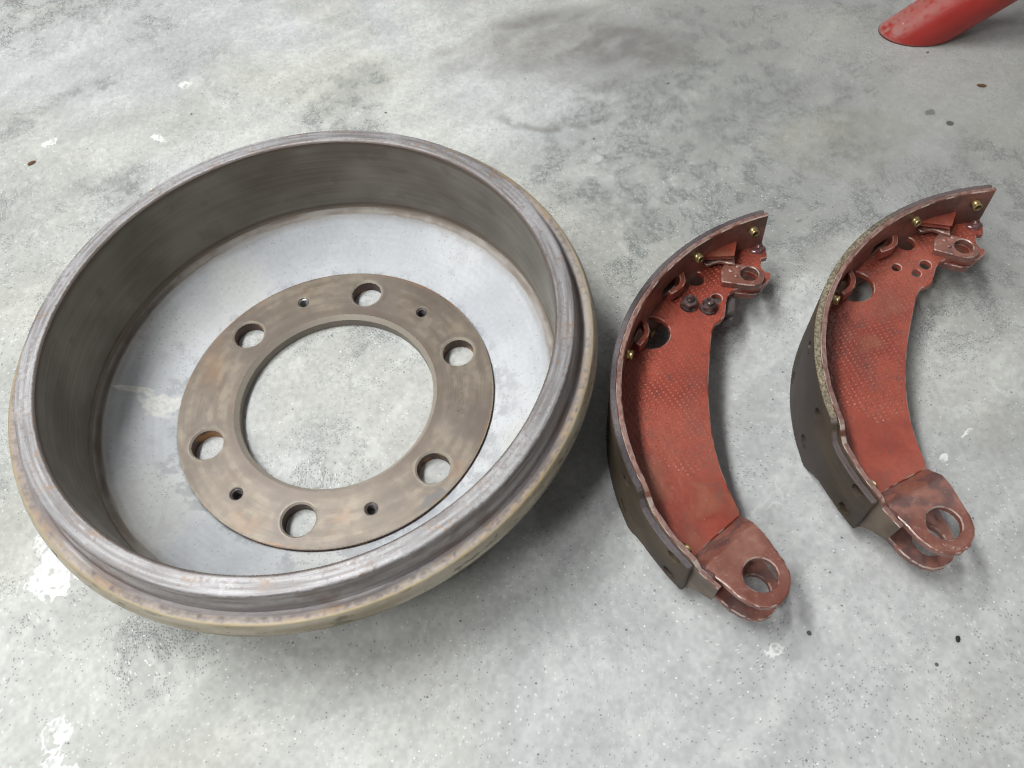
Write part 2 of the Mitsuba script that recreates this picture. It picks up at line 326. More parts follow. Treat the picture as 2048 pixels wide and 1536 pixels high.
def lining_bronze(p, n, uv):
    side, b, f = lining_side(p)
    top = mix((0.120, 0.100, 0.072), (0.330, 0.285, 0.200), smoothstep(0.25, 0.8, 0.6 * f + 0.4 * n3(p, 1500, 8)))
    dark = mix((0.070, 0.054, 0.052), (0.125, 0.100, 0.098), smoothstep(0.3, 0.7, b))
    worn = smoothstep(-0.105, -0.095, p.y + 0.01 * (b - 0.5)) * (1 - smoothstep(0.02, 0.075, p.y + 0.03 * (b - 0.5)))
    return mix(side, mix(dark, top, worn), smoothstep(0.35, 0.7, n.z) * smoothstep(0.052, 0.054, p.z))


def bolt_color(p, n, uv):
    return mix((0.055, 0.036, 0.034), (0.150, 0.105, 0.098), smoothstep(0.3, 0.7, n3(p, 300, 2)))


def brass_color(p, n, uv):
    return mix((0.20, 0.145, 0.06), (0.48, 0.38, 0.19), smoothstep(0.3, 0.65, n3(p, 350, 3)))


def leg_color(p, n, uv):
    b = f3(p, 40, 3, 3)
    c = mix((0.29, 0.020, 0.016), (0.36, 0.034, 0.027), b)
    t = p.x - 0.575 + 0.45 * p.z + 0.03 * (p.y - 0.35)
    dust = smoothstep(0.10, -0.035, t + 0.10 * (b - 0.5)) * smoothstep(0.0, 0.45, n.z + 0.5 * n.y) * smoothstep(0.25, 0.55, 0.5 * b + 0.5 * n3(p, 260, 5))
    c = mix(c, (0.33, 0.22, 0.195), 0.60 * dust)
    c = mix(c, (0.52, 0.36, 0.32), 0.6 * dots(p.x + p.z, p.y - 0.5 * p.z, 75, 0.04, 0.10, 0.16))
    return mix(c, (0.24, 0.16, 0.14), 0.4 * (1 - smoothstep(0.0012, 0.003, p.z + 0.003 * (b - 0.5))))


def fine_bump(p, n, uv):
    return n3(p, 520, 1)


def cast_bump(p, n, uv):
    return n3(p, 420, 2)


BS = {
    'm_floor': pbr(floor_color, 0.55, 0.35, bump=floor_bump, scale=0.0004),
    'm_hub': pbr(hub_color, 0.42, 0.5, 0.25),
    'm_dish': pbr(dish_color, 0.62, 0.35),
    'm_wall': pbr(wall_color, 0.45, 0.5, 0.30),
    'm_rim': pbr(rim_color, 0.46, 0.5, 0.2, bump=cast_bump, scale=0.00012),
    'm_shell': pbr(shell_color, 0.50, 0.45, 0.1, bump=cast_bump, scale=0.0002),
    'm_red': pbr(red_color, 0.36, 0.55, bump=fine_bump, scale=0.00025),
    'm_dimple': pbr(dimple_color, 0.26, 0.8),
    'm_table': pbr(table_color, 0.42, 0.5, 0.1, bump=fine_bump, scale=0.0003),
    'm_fork': pbr(fork_color, 0.36, 0.6, 0.25, bump=cast_bump, scale=0.0004),
    'm_lining': pbr(lining_dark, 0.55, 0.2, bump=fine_bump, scale=0.0004),
    'm_lining_bronze': pbr(lining_bronze, 0.55, 0.2, bump=fine_bump, scale=0.0005),
    'm_bolt': pbr(bolt_color, 0.30, 0.6, 0.45),
    'm_brass': pbr(brass_color, 0.32, 0.5, 0.75),
    'm_steel': pbr((0.30, 0.29, 0.28), 0.3, 0.5, 0.8),
    'm_dark': pbr((0.085, 0.070, 0.068), 0.45, 0.5, 0.2),
    'm_leg': pbr(leg_color, 0.38, 0.5),
    'm_leaf': pbr((0.12, 0.065, 0.033), 0.8, 0.2),
    'm_crumb': pbr((0.03, 0.028, 0.025), 0.8, 0.2),
    'm_weld': pbr((0.20, 0.105, 0.105), 0.22, 0.6, 0.45),
}
scene.update(BS)


# ------------------------------------------------------------------ mesh helpers (modelling units)
def to_world(mesh, rot=0.0, shift=(0, 0)):
    """modelling units -> metres, turned by rot degrees and moved on the floor"""
    if hasattr(mesh, 'to_mesh'):
        m = mesh.to_mesh()
        mesh = trimesh.Trimesh(np.array(m.vert_properties[:, :3], float), np.array(m.tri_verts), process=False)
    v = np.array(mesh.vertices, float)
    c, s = math.cos(math.radians(rot)), math.sin(math.radians(rot))
    w = np.stack([c * v[:, 0] - s * v[:, 1] + shift[0], s * v[:, 0] + c * v[:, 1] + shift[1], v[:, 2] - FLOOR], -1) * U
    return trimesh.Trimesh(w, np.array(mesh.faces), process=False)


def man(mesh):
    return Manifold(Mesh(np.asarray(mesh.vertices, np.float32), np.asarray(mesh.faces, np.uint32)))


def fined(mesh, step):
    m = man(mesh).refine_to_length(step).to_mesh()
    return trimesh.Trimesh(np.array(m.vert_properties[:, :3], float), np.array(m.tri_verts), process=False)


def ring_inset(r, c):
    """moves a closed ring (material on its left) by c into the material"""
    a, b = np.roll(r, 1, 0), np.roll(r, -1, 0)
    d1, d2 = r - a, b - r
    d1 /= np.linalg.norm(d1, axis=1, keepdims=True)
    d2 /= np.linalg.norm(d2, axis=1, keepdims=True)
    n1, n2 = np.stack([-d1[:, 1], d1[:, 0]], 1), np.stack([-d2[:, 1], d2[:, 0]], 1)
    m = n1 + n2
    return r + m * (c / np.maximum((m * n1).sum(1, keepdims=True), 0.5))


def plate(poly, z0, z1, top=0.006, bottom=0.006):
    """flat plate with chamfered edges; poly may have holes; top may be a function of the ring index"""
    poly = orient(poly, 1.0)
    rings = [np.array(poly.exterior.coords)[:-1]] + [np.array(i.coords)[:-1] for i in poly.interiors]
    ct = [top(i) if callable(top) else top for i in range(len(rings))]
    n = [len(r) for r in rings]
    off = np.concatenate([[0], np.cumsum(n)]).astype(int)
    N = off[-1]
    up = np.vstack([ring_inset(r, c) for r, c in zip(rings, ct)])
    dn = np.vstack([ring_inset(r, bottom) for r in rings])
    full = np.vstack(rings)
    ctz = np.repeat(ct, n)
    V_ = np.vstack([np.c_[dn, np.full(N, z0)], np.c_[full, np.full(N, z0 + bottom)], np.c_[full, z1 - ctz], np.c_[up, np.full(N, z1)]])
    tri = np.array(manifold3d.triangulate([up[a_:b_] for a_, b_ in zip(off[:-1], off[1:])]), int).reshape(-1, 3)
    F = [tri + 3 * N, tri[:, ::-1]]
    for k in range(3):
        for o, m in zip(off[:-1], n):
            i = np.arange(m) + o
            j = np.roll(i, -1)
            F += [np.c_[i + k * N, j + k * N, j + (k + 1) * N], np.c_[i + k * N, j + (k + 1) * N, i + (k + 1) * N]]
    return trimesh.Trimesh(V_, np.vstack(F), process=False)


def lathe(profile, n=288, closed=False):
    pr = np.array(profile, float)
    a = np.arange(n) * 2 * np.pi / n
    v = np.stack([pr[:, None, 0] * np.cos(a), pr[:, None, 0] * np.sin(a), np.repeat(pr[:, 1:2], n, 1)], -1).reshape(-1, 3)
    m = len(pr)
    F = []
    for k in range(m if closed else m - 1):
        k2 = (k + 1) % m
        i, j = np.arange(n), (np.arange(n) + 1) % n
        F += [np.c_[k * n + i, k * n + j, k2 * n + j], np.c_[k * n + i, k2 * n + j, k2 * n + i]]
    return trimesh.Trimesh(v, np.vstack(F), process=False)


def dense(profile, step):
    out = []
    pr = np.array(profile, float)
    for a, b in zip(pr[:-1], pr[1:]):
        k = max(1, int(np.ceil(np.linalg.norm(b - a) / step)))
        out += [a + (b - a) * t for t in np.arange(k) / k]
    return np.array(out + [pr[-1]])


def cast_noise(mesh, amp, f, seed):
    v = np.array(mesh.vertices)
    n = mesh.vertex_normals
    v += n * ((meshkit.fbm(v * f, 3, seed) - 0.5) * 2 * amp)[:, None]
    return trimesh.Trimesh(v, mesh.faces, process=False)


def circle(x, y, r, n=40, cw=True):
    a = np.arange(n) * 2 * np.pi / n
    return np.c_[x + r * np.cos(a), y + r * np.sin(a)]


def pol(R, deg):
    return np.array([R * math.cos(math.radians(deg)), R * math.sin(math.radians(deg))])


def smooth_ring(pts, n=4, keep=()):
    """Chaikin rounding of a closed ring, leaving the vertices in keep sharp"""
    pts = [np.array(q, float) for q in pts]
    sharp = [i in keep for i in range(len(pts))]
    for _ in range(n):
        new, sh = [], []
        m = len(pts)
        for i in range(m):
            a, b = pts[i], pts[(i + 1) % m]
            if sharp[i]:
                new.append(a), sh.append(True)
            else:
                new.append(0.75 * a + 0.25 * b), sh.append(False)
            if not sharp[(i + 1) % m]:
                new.append(0.25 * a + 0.75 * b), sh.append(False)
        pts, sharp = new, sh
    return np.array(pts)


def put(key, mesh, mat, smooth=30, **lab):
    scene[key] = mikit.ply(mesh, mat, smooth=smooth)
    if lab:
        labels[key] = lab


def key_of(base):
    if base not in scene:
        return base
    k = 1
    while f'{base}_{k:03d}' in scene:
        k += 1
    return f'{base}_{k:03d}'


# ------------------------------------------------------------------ floor
fl = trimesh.Trimesh([[-6, -6, 0], [6, -6, 0], [6, 6, 0], [-6, 6, 0]], [[0, 1, 2], [0, 2, 3]], process=False)
put('floor', fl, 'm_floor', False, label='worn grey concrete workshop floor with pits, white paint splashes and brown smudges', category='floor', kind='structure')

# ------------------------------------------------------------------ brake drum
D = 'brake_drum'
labels[D] = {'label': 'open brake drum with pale grey dish and brown six hole hub lying on the concrete', 'category': 'brake drum'}

hole = [circle(*pol(1.0, A0 + 60 * k), 0.121, 48) for k in range(6)]
small = [(0.998, 105.9), (0.990, 45.1), (0.990, -74.7), (1.0, -135.1)]
hole += [circle(*pol(r, a), 0.048, 28) for r, a in small]
hub = Polygon(circle(0, 0, 1.212, 256), [circle(0, 0, 0.782 - 0.034, 192)] + hole)
put(D + '__hub_flange', to_world(plate(hub, FLOOR + 0.002, 0.0, lambda i: 0.006 if i == 0 else 0.034 if i == 1 else 0.014 if i < 8 else 0.007, 0.004)), 'm_hub', 25)
labels[D + '__hub_flange'] = {'label': 'brown scuffed machined hub flange with bolt holes'}
for r, a in small:
    z = np.linspace(-0.014, -0.105, 41)
    rr = 0.0415 + 0.0058 * np.cos(np.arange(41) * 2 * np.pi / 5)
    th = lathe(np.c_[rr, z], 28)
    th.vertices[:, :2] += pol(r, a)
    k = key_of(D + '__thread_insert')
    put(k, to_world(th), 'm_steel' if a > 100 else 'm_dark', 40)
# stamped characters, raised burr about 0.2 mm high
for ch, a, r in (('A', -15.6, 0.955), ('B', -10.4, 0.955), ('C', -5.2, 0.955)):
    m = meshkit.text_mesh(ch, 0.062, 0.0035)
    m.vertices[:, 0] -= m.vertices[:, 0].mean()
    c_, s_ = math.cos(math.radians(a + 90)), math.sin(math.radians(a + 90))
    v = np.array(m.vertices)
    v2 = np.c_[c_ * v[:, 0] - s_ * v[:, 1], s_ * v[:, 0] + c_ * v[:, 1], v[:, 2]]
    m.vertices = v2 + np.r_[pol(r + 0.06, a), -0.001]
    put(key_of(D + '__stamped_letter'), to_world(m), 'm_hub', False)

wall = dense([(1.700, 0.975), (1.698, 0.955), (1.698, 0.33), (1.706, 0.315), (1.706, 0.29), (1.698, 0.278)], 0.02)
put(D + '__braking_face', to_world(lathe(wall[::-1], 360)), 'm_wall', 40)
labels[D + '__braking_face'] = {'label': 'dark smooth worn braking face inside the drum'}
dish = dense([(1.206, -0.05), (1.222, -0.028), (1.25, -0.018), (1.30, 0.002), (1.38, 0.045), (1.48, 0.110), (1.57, 0.175), (1.625, 0.222), (1.645, 0.246), (1.668, 0.256), (1.685, 0.262), (1.698, 0.278)], 0.02)
put(D + '__dish', to_world(cast_noise(lathe(dish, 360), 0.0025, 9.0, 3)), 'm_dish', True)
labels[D + '__dish'] = {'label': 'pale bluish grey dish between hub flange and braking face'}
rim = dense([(1.700, 0.975), (1.708, 0.986), (1.716, 0.990), (1.812, 0.990), (1.820, 0.986), (1.824, 0.978)], 0.012)
put(D + '__rim_face', to_world(cast_noise(lathe(rim[::-1], 480), 0.0009, 14.0, 5)), 'm_rim', 40)
labels[D + '__rim_face'] = {'label': 'grey rim face with rust freckles'}
shell = dense([(1.824, 0.978), (1.829, 0.93), (1.835, 0.900), (1.841, 0.888), (1.848, 0.876), (1.853, 0.852), (1.862, 0.840), (1.878, 0.838), (1.900, 0.846), (1.920, 0.850),
               (1.936, 0.849), (1.944, 0.843), (1.958, 0.815), (1.970, 0.785), (1.974, 0.765), (1.972, 0.752), (1.962, 0.742),
               (1.90, 0.725), (1.84, 0.69), (1.815, 0.63), (1.81, 0.40), (1.80, 0.28), (1.74, 0.18), (1.62, 0.10), (1.45, 0.01), (1.30, -0.07), (1.21, -0.085)], 0.02)
put(D + '__shell', to_world(cast_noise(lathe(shell[::-1], 480), 0.0016, 12.0, 8)), 'm_shell', 35)
labels[D + '__shell'] = {'label': 'outer shell with grooved and yellowed lip below the rim'}

# ------------------------------------------------------------------ brake shoes
RT, RL0, RL = 1.609, 1.644, 1.684           # inside of table, joint, outside of lining
RM = 0.5 * (RT + RL)
ZT, ZB = 0.604, FLOOR + 0.003
WEB0, WEB1 = 0.218, 0.268


def arc_map(mesh, step=0.03):
    """developed plate (angle in degrees, height, radius) bent round the shoe's axis"""
    m = man(mesh).refine_to_length(step).to_mesh()
    v = np.array(m.vert_properties[:, :3], float)
    a = v[:, 0] / RM
    out = np.c_[v[:, 2] * np.cos(a), v[:, 2] * np.sin(a), v[:, 1]]
    return trimesh.Trimesh(out, np.array(m.tri_verts), process=False)


def dev(pts):
    return [(math.radians(a) * RM, z) for a, z in pts]


def rough_edges(mesh, amp, f, seed):
    v = np.array(mesh.vertices)
    g = np.stack([meshkit.fbm(v * f + 31 * k, 3, seed + k) - 0.5 for k in range(3)], -1)
    return trimesh.Trimesh(v + g * 2 * amp, mesh.faces, process=False)


WEB_IN = [(-0.222, 1.595), (-0.214, 1.56), (-0.196, 1.540), (-0.209, 1.468), (-0.261, 1.462), (-0.280, 1.375), (-0.262, 1.328), (-0.225, 1.316), (-0.242, 1.262), (-0.289, 1.218), (-0.341, 1.190), (-0.401, 1.185),
          (-0.467, 1.208), (-0.524, 1.204), (-0.577, 1.173), (-0.606, 1.135), (-0.624, 1.095), (-0.665, 0.975), (-0.704, 0.939), (-0.755, 0.915), (-0.792, 0.853), (-0.821, 0.768), (-0.873, 0.600), (-0.920, 0.438),
          (-0.955, 0.286), (-0.992, 0.060), (-1.003, -0.097), (-1.001, -0.245), (-0.986, -0.385), (-0.966, -0.490), (-0.956, -0.567)]
RD = np.array([-0.849, -0.528])             # along the bend line, towards the table
RN = np.array([0.528, -0.849])              # away from the web, towards the eye
BEND = np.array([-0.956, -0.567])
EYE = (-0.978, -1.002, 0.104)
FORK = [(-0.950, -0.600), (-0.925, -0.685), (-0.889, -0.743), (-0.850, -0.850), (-0.816, -0.935), (-0.803, -1.005), (-0.812, -1.070), (-0.850, -1.135), (-0.905, -1.182), (-0.970, -1.201), (-1.035, -1.190), (-1.090, -1.158),
        (-1.140, -1.115), (-1.172, -1.072), (-1.206, -1.025), (-1.240, -0.990), (-1.270, -0.950)]
PAD = [(-0.600, 1.370), (-0.575, 1.402), (-0.535, 1.420), (-0.470, 1.398), (-0.405, 1.374), (-0.345, 1.346), (-0.314, 1.312), (-0.304, 1.265), (-0.314, 1.220), (-0.345, 1.190), (-0.390, 1.172), (-0.430, 1.176), (-0.530, 1.210), (-0.630, 1.246)]
RIVETS = [(102.2, 0.488), (120.3, 0.488), (158.0, 0.50), (192.4, 0.47), (210.0, 0.44), (102.2, 0.02), (120.3, 0.02), (138.6, 0.07), (158.0, 0.02), (175.5, 0.02), (192.4, 0.05), (209.6, 0.12)]
HOLES = [(102.2, 0.47), (120.3, 0.47), (138.6, 0.45), (156.0, 0.45), (173.0, 0.45), (190.6, 0.42), (209.6, 0.405), (102.2, 0.02), (120.3, 0.02), (138.6, 0.03), (155.0, 0.0), (171.5, -0.015), (190.6, 0.05), (209.6, 0.120)]

_mesh = {}


def shoe_meshes():
    M_ = _mesh
    # table: the curved plate, with slots behind the two punched hooks
    t = Polygon(dev([(98.3, ZT), (195.0, ZT), (196.5, 0.588), (198.2, 0.535), (199.8, 0.502), (213.4, 0.497), (214.6, 0.470), (215.4, 0.440), (220.4, 0.432), (220.1, 0.20), (217.0, 0.150), (214.6, 0.085), (213.4, -0.005),
                     (199.8, -0.005), (198.2, -0.05), (196.0, ZB), (98.0, ZB), (97.8, 0.32)][::-1]),
                [dev([(127.2, 0.405), (132.8, 0.405), (132.8, 0.300), (127.2, 0.300)]), dev([(145.0, 0.405), (151.5, 0.405), (151.5, 0.300), (145.0, 0.300)])])
    M_['table'] = rough_edges(arc_map(plate(t, RT, RL0 - 0.0005, 0.004, 0.007)), 0.0012, 14, 2)
    # lining with counterbored rivet holes
    l = Polygon(dev([(98.9, ZT - 0.004), (194.4, ZT - 0.004), (195.6, 0.578), (196.8, 0.520), (198.4, 0.474), (200.5, 0.458), (213.6, 0.462), (213.9, 0.450), (213.9, 0.06), (213.5, 0.047), (206.0, 0.040), (201.0, 0.022), (198.2, -0.022), (196.6, -0.070), (194.6, ZB + 0.004), (98.9, ZB + 0.004)][::-1]),
                [circle(math.radians(a) * RM, z, 0.049, 24) for a, z in HOLES])
    M_['lining'] = rough_edges(arc_map(plate(l, RL0 + 0.0005, RL, lambda i: 0.009 if i == 0 else 0.004, 0.003)), 0.0018, 16, 6)
    # web
    arc = [pol(RT + 0.004, a) for a in np.linspace(212.2, 98.0, 120)]
    end = BEND + RD * 0.485
    inner = WEB_IN + [tuple(BEND + RD * 0.40)]
    ring = smooth_ring(WEB_IN, 0)
    outer = list(ring) + [BEND + RD * 0.3] + arc
    w = Polygon(outer).buffer(0.012).buffer(-0.024).buffer(0.012)
    w = w.difference(Point(-0.798, 1.352).buffer(0.068, 20)).difference(Point(-1.232, 0.912).buffer(0.142, 32))
    for hx, hy, hr in ((-0.902, 1.108, 0.034), (-0.766, 1.059, 0.034), (-0.688, 1.142, 0.042), (-0.409, 1.287, 0.070)):
        w = w.difference(Point(hx, hy).buffer(hr, 14))
    w = max(getattr(w, 'geoms', [w]), key=lambda g: g.area).simplify(0.0008)
    M_['web_poly'] = w
    M_['web'] = plate(w, WEB0, WEB1, 0.007, 0.006)
    # embossed dimples
    e1, e2 = np.array([0.0095, -0.0262]), np.array([0.0367, 0.0129])
    safe = w.buffer(-0.022)
    from shapely import contains_xy
    P_ = []
    for i in range(-160, 161):
        for j in range(-80, 81):
            P_.append(np.array([-1.2, 0.5]) + i * e1 + j * e2)
    P_ = np.array(P_)
    P_ = P_[contains_xy(safe, P_[:, 0], P_[:, 1])]
    rng = np.random.default_rng(4)
    lim = -0.20 + 0.05 * np.sin(P_[:, 0] * 17)
    P_ = P_[P_[:, 1] > lim]
    pads = Polygon(PAD).buffer(0.01)
    P_ = P_[~contains_xy(pads, P_[:, 0], P_[:, 1])]
    for sx, sy in ((-0.902, 1.108), (-0.766, 1.059)):
        P_ = P_[np.hypot(P_[:, 0] - sx, P_[:, 1] - sy) > 0.075]
    M_['dimple_pts'] = P_
    r, h = 0.0090, 0.0100
    a = np.arange(6) * np.pi / 3
    base = np.vstack([np.c_[r * np.cos(a), r * np.sin(a), 0 * a - 0.001], np.c_[0.55 * r * np.cos(a), 0.55 * r * np.sin(a), 0 * a + 0.75 * h], [[0, 0, h]]])
    f = []
    for k in range(6):
        k2 = (k + 1) % 6
        f += [[k, k2, 6 + k2], [k, 6 + k2, 6 + k], [6 + k, 6 + k2, 12]]
    f = np.array(f)
    q = P_ + rng.normal(0, 0.0012, P_.shape)
    hs = rng.uniform(0.55, 1.15, len(q)) * np.clip((P_[:, 1] + 0.25) / 0.25, 0.35, 1)
    Vd = (base[None] * np.stack([np.ones(len(q)), np.ones(len(q)), hs], -1)[:, None, :]) + np.c_[q, np.full(len(q), WEB1)][:, None, :]
    M_['dimples'] = trimesh.Trimesh(Vd.reshape(-1, 3), (f[None] + 13 * np.arange(len(q))[:, None, None]).reshape(-1, 3), process=False)

    # the two fork plates, cranked out of the web plane
    tip = [tuple(BEND + RD * 0.0 + RN * 0.004)] + FORK + [tuple(pol(RT - 0.012, 215.8)), tuple(pol(RT - 0.004, 213.6)), tuple(BEND + RD * 0.482 + RN * 0.004)]
    fp = Polygon(tip).buffer(0.01, 8).buffer(-0.02, 8).buffer(0.01, 8).simplify(0.001)
    for name, z0, sgn, ex, er in (('fork_up', WEB1 - 0.049, 1, 0.0, EYE[2]), ('fork_dn', WEB0 - 0.003, -1, 0.012, EYE[2] - 0.006)):
        fm = man(plate(fp.difference(Point(EYE[0] + ex, EYE[1] - ex).buffer(er, 24)), 0.0, 0.052, 0.008, 0.008)).refine_to_length(0.018).to_mesh()
        v = np.array(fm.vert_properties[:, :3], float)
        tt = (v[:, :2] - BEND) @ RN
        sm = np.clip(tt / 0.115, 0, 1)
        sm = 0.75 * sm + 0.25 * sm * sm * (3 - 2 * sm)
        v[:, 2] = v[:, 2] + z0 + sgn * 0.132 * sm
        M_[name] = rough_edges(trimesh.Trimesh(v, np.array(fm.tri_verts), process=False), 0.0013, 12, 9)
    # pad with eye
    pp = Polygon(smooth_ring(PAD, 2, keep=(0, 13))).difference(Point(-0.409, 1.287).buffer(0.067, 20))
    M_['pad_up'] = rough_edges(fined(plate(pp, WEB1 - 0.002, WEB1 + 0.058, 0.007, 0.004), 0.03), 0.0010, 14, 3)
    M_['pad_dn'] = plate(affinity.translate(pp, 0.010, -0.006).difference(Point(-0.405, 1.287).buffer(0.075, 20)), WEB0 - 0.058, WEB0 + 0.002, 0.006, 0.006)
    # punched hooks
    for name, path in (('hook1', [(125.0, RT + 0.01), (126.4, 1.565), (127.6, 1.545), (129.0, 1.540), (130.8, 1.548), (132.4, 1.562)]), ('hook2', [(143.6, RT + 0.01), (145.0, 1.562), (146.6, 1.538), (148.4, 1.528), (150.2, 1.540), (151.8, 1.556)])):
        s = LineString([pol(r_, a_) for a_, r_ in path])
        pts = smooth_line(np.array(s.coords))
        M_[name] = plate(LineString(pts).buffer(0.019, cap_style='flat', join_style='round').simplify(0.001), 0.312, 0.402, 0.007, 0.005)
    # gusset and its lower lip
    g = Polygon(smooth_ring([pol(RT + 0.006, 106.2), (-0.470, 1.545), (-0.517, 1.407), (-0.600, 1.428), (-0.700, 1.430), pol(RT + 0.006, 117.2), pol(RT + 0.010, 112)], 1, keep=(0, 2, 5)))
    M_['gusset'] = plate(g, 0.382, 0.420, 0.008, 0.006)
    lp = Polygon(smooth_ring([(-0.484, 1.470), (-0.502, 1.372), (-0.550, 1.390), (-0.605, 1.418), (-0.655, 1.412), (-0.695, 1.394), (-0.722, 1.404), (-0.728, 1.440), (-0.640, 1.485)], 2, keep=(0, 1)))
    M_['lip'] = plate(lp, 0.322, 0.356, 0.008, 0.006)
    # weld bead between web and table end, and beads at the fork
    def bead(path, r0, seed):
        rng_ = np.random.default_rng(seed)
        out = Manifold()
        path = np.array(path, float)
        for a_, b_ in zip(path[:-1], path[1:]):
            for t_ in np.linspace(0, 1, 4)[:-1]:
                q_ = a_ + (b_ - a_) * t_
                out = out + Manifold.sphere(r0 * rng_.uniform(0.8, 1.15), 18).scale([1, 1, 0.8]).translate((q_ + rng_.normal(0, 0.15 * r0, 3)).tolist())
        m_ = out.refine_to_length(0.02).to_mesh()
        m_ = trimesh.Trimesh(np.array(m_.vert_properties[:, :3], float), np.array(m_.tri_verts))
        return trimesh.smoothing.filter_taubin(m_, iterations=12)
    M_['weld_top'] = bead([np.r_[pol(1.600, 98.6), 0.275], np.r_[pol(1.572, 98.4), 0.272], np.r_[pol(1.560, 99.6), 0.268], np.r_[pol(1.585, 101.5), 0.265]], 0.028, 5)
    M_['weld_fork'] = bead([np.r_[pol(1.600, 214.2), 0.385], np.r_[pol(1.600, 216.5), 0.395], np.r_[pol(1.604, 218.8), 0.392]], 0.024, 6)
    # tubular rivet, axis along +z from the table inwards
    M_['rivet'] = lathe([(0.0205, 0.002), (0.0205, 0.043), (0.022, 0.049), (0.026, 0.0525), (0.031, 0.051), (0.0345, 0.046), (0.035, 0.040), (0.032, 0.034), (0.031, 0.029), (0.035, 0.022), (0.037, 0.015), (0.037, 0.006), (0.034, -0.003)][::-1], 26)
    # nut with washer flange and stud
    hexa = Manifold.cylinder(0.058, 0.058, 0.058, 6).translate([0, 0, 0.010]) ^ Manifold.revolve(manifold3d.CrossSection([[(0, 0), (0.060, 0), (0.060, 0.056), (0.047, 0.068), (0, 0.068)]]), 36)
    M_['nut'] = hexa + Manifold.cylinder(0.016, 0.068, 0.062, 32)
    M_['stud'] = Manifold.cylinder(0.095, 0.030, 0.030, 24).translate([0, 0, -0.12]) + Manifold.cylinder(0.086, 0.029, 0.029, 24) + Manifold.cylinder(0.008, 0.029, 0.020, 24).translate([0, 0, 0.086])
    M_['nub'] = lathe([(0.019, -0.004), (0.017, 0.006), (0.012, 0.011), (0.005, 0.013), (0.0001, 0.0132)][::1], 16)


def smooth_line(pts, n=2):
    for _ in range(n):
        a, b = pts[:-1], pts[1:]
        pts = np.vstack([pts[:1]] + [np.stack([0.75 * x + 0.25 * y, 0.25 * x + 0.75 * y]) for x, y in zip(a, b)] + [pts[-1:]])
    return pts


shoe_meshes()


def shoe(S, centre, rot, lining_mat, nuts, label):
    labels[S] = {'label': label, 'category': 'brake shoe', 'group': 'pair of brake shoes beside the drum'}
    W = lambda m: to_world(m, rot, centre)

    def moved(m, x, y, z):
        if hasattr(m, 'to_mesh'):
            return m.translate([x, y, z])
        m = m.copy()
        m.vertices = np.array(m.vertices) + [x, y, z]
        return m

    put(S + '__lining', W(_mesh['lining']), lining_mat, 32)
    put(S + '__table', W(_mesh['table']), 'm_table', 32)
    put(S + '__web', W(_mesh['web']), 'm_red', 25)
    put(S + '__web__embossed_dimple', W(_mesh['dimples']), 'm_dimple', True, kind='stuff')
    put(S + '__fork_plate', W(_mesh['fork_up']), 'm_fork', 32)
    put(S + '__fork_plate_001', W(_mesh['fork_dn']), 'm_fork', 32)
    put(S + '__eye_plate', W(_mesh['pad_up']), 'm_fork', 28)
    put(S + '__eye_plate_001', W(_mesh['pad_dn']), 'm_fork', 28)
    put(S + '__hook', W(_mesh['hook1']), 'm_red', 28)
    put(S + '__hook_001', W(_mesh['hook2']), 'm_red', 28)
    put(S + '__gusset', W(_mesh['gusset']), 'm_red', 28)
    put(S + '__gusset__lip', W(_mesh['lip']), 'm_fork', 28)
    put(S + '__weld', W(_mesh['weld_top']), 'm_weld', True)
    put(S + '__weld_001', W(_mesh['weld_fork']), 'm_weld', True)
    for i, (a, z) in enumerate(RIVETS):
        m = _mesh['rivet'].copy()
        v = np.array(m.vertices)
        er, ea = pol(1, a), pol(1, a + 90)
        m.vertices = np.c_[np.outer(-v[:, 2] * (0.55 if a > 180 else 1.0), er) + np.outer(v[:, 0], -ea) + er * RT, z + v[:, 1]]
        put(S + '__rivet' + (f'_{i:03d}' if i else ''), W(m), 'm_brass', 40)
    for i, (x, y) in enumerate(((-0.478, 1.368), (-0.540, 1.335), (-0.515, 1.280))):
        put(S + '__eye_plate__weld_nub' + (f'_{i:03d}' if i else ''), W(moved(_mesh['nub'], x, y, WEB1 + 0.058)), 'm_fork', True)
    if nuts:
        for i, (x, y, a) in enumerate(((-0.902, 1.108, 12), (-0.766, 1.059, 25))):
            e = f'_{i:03d}' if i else ''
            put(S + '__bolt' + e, W(moved(_mesh['stud'], x, y, WEB1)), 'm_bolt', 35)
            put(S + '__bolt' + e + '__nut', W(_mesh['nut'].rotate([0, 0, a]).translate([x, y, WEB1])), 'm_bolt', 30)
        br = plate(Polygon([(-0.97, 1.16), (-0.80, 1.215), (-0.600, 1.195), (-0.522, 1.160), (-0.560, 1.040), (-0.70, 1.00), (-0.93, 1.04)]), 0.150, WEB0 - 0.004, 0.010, 0.006)
        ft = plate(Polygon([(-0.566, 1.040), (-0.582, 0.990), (-0.660, 1.000), (-0.645, 1.050)]), 0.075, 0.165, 0.008, 0.006)
        put(S + '__bracket', W(br), 'm_dark', 25)
        put(S + '__bracket__foot', W(ft), 'm_dark', 25)
    else:
        # punched inspection marks on the upper fork plate
        for i, (x, y) in enumerate(((-1.000, -1.135), (-0.962, -1.155), (-0.925, -1.158), (-0.885, -1.150))):
            m = lathe([(0.013, -0.004), (0.012, 0.004), (0.009, 0.0055), (0.006, 0.002), (0.0001, 0.001)], 14)
            m.vertices = np.array(m.vertices) * [1, 1, 1] + [x, y, WEB1 + 0.003 + 0.132]
            put(S + '__fork_plate__punch_mark' + (f'_{i:03d}' if i else ''), W(m), 'm_fork', True)


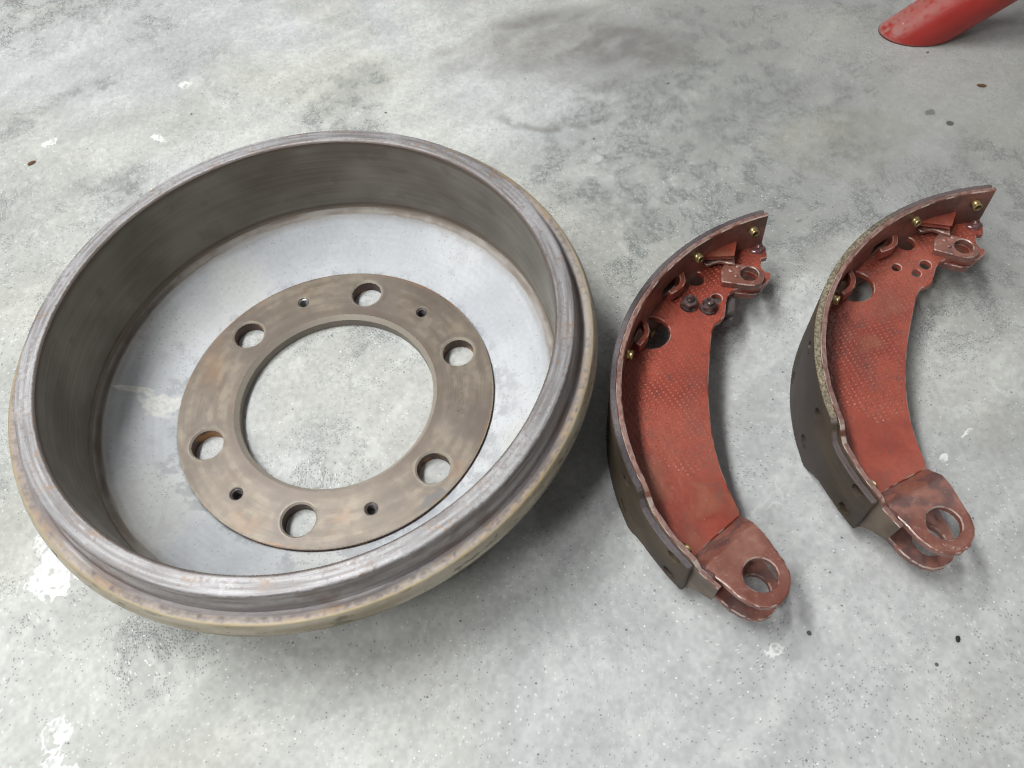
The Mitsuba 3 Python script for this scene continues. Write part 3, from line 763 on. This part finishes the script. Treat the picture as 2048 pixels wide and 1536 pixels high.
shoe('brake_shoe', (3.6448, -0.8794), 0.0, 'm_lining', True, 'red brake shoe with two hex nuts and dark lining, right beside the drum')
shoe('brake_shoe_001', (4.9979, -0.9404), -12.1, 'm_lining_bronze', False, 'red brake shoe without nuts, bronze speckled lining edge, farther from the drum')

# ------------------------------------------------------------------ leg of a red stand at the back
ax, el, az, rad = np.array([5.850, 3.5134]), 0.7694, -0.2240, 0.255
dirv = np.array([math.cos(el) * math.cos(az), math.cos(el) * math.sin(az), math.sin(el)])
e1 = np.array([-math.sin(az), math.cos(az), 0])
e2 = np.cross(dirv, e1)
n = 96
ths = np.arange(n) * 2 * np.pi / n


def tube_ring(r, s):
    """ring of the tube; s None = cut flat by the floor"""
    q = np.outer(np.cos(ths) * r, e1) + np.outer(np.sin(ths) * r, e2) + np.r_[ax, FLOOR]
    if s is None:
        t = (FLOOR + 0.004 - q[:, 2]) / dirv[2]
    else:
        t = np.full(n, s)
    return q + t[:, None] * dirv


rings = [tube_ring(rad, 6.0)] + [tube_ring(rad, None) * (1 - w) + tube_ring(rad, 6.0) * w for w in (0.5, 0.2, 0.05, 0.004)] + [tube_ring(rad - 0.006, None), tube_ring(rad - 0.03, None), tube_ring(rad - 0.03, 6.0)]
v = np.vstack(rings)
F = []
for k in range(len(rings)):
    k2 = (k + 1) % len(rings)
    i, j = np.arange(n), (np.arange(n) + 1) % n
    F += [np.c_[k * n + i, k2 * n + j, k * n + j], np.c_[k * n + i, k2 * n + i, k2 * n + j]]
leg = trimesh.Trimesh(v, np.vstack(F), process=False)
put('stand_leg', to_world(leg), 'm_leg', 40, label='scuffed red tubular stand leg slanting down to the concrete at the back', category='stand leg')


# ------------------------------------------------------------------ debris
def crumb(key, x, y, r, seed, mat, label, cat, flat=0.5, stretch=1.0, ang=0.0):
    m = trimesh.creation.icosphere(2, 1.0)
    v = np.array(m.vertices)
    v *= (0.65 + 0.7 * meshkit.fbm(v * 1.6 + seed * 3.1, 3, seed))[:, None]
    v *= [r * stretch, r, r * flat]
    c_, s_ = math.cos(ang), math.sin(ang)
    v = np.c_[c_ * v[:, 0] - s_ * v[:, 1] + x, s_ * v[:, 0] + c_ * v[:, 1] + y, v[:, 2]]
    v[:, 2] -= v[:, 2].min() - 0.0001
    put(key, trimesh.Trimesh(v, m.faces, process=False), mat, 40, label=label, category=cat)


crumb('leaf_scrap', -0.310, 0.326, 0.0022, 1, 'm_leaf', 'tiny brown leaf scrap on pale floor left of the drum', 'leaf scrap', 0.35, 1.9, 0.5)
crumb('leaf_scrap_001', 0.614, 0.260, 0.0022, 2, 'm_leaf', 'tiny brown leaf scrap on the floor below the red stand leg', 'leaf scrap', 0.35, 1.9, -0.3)
crumb('grit_crumb', 0.389, -0.229, 0.0014, 3, 'm_crumb', 'small black crumb on the floor at the lower right', 'crumb', 0.6, 1.5, 1.2)
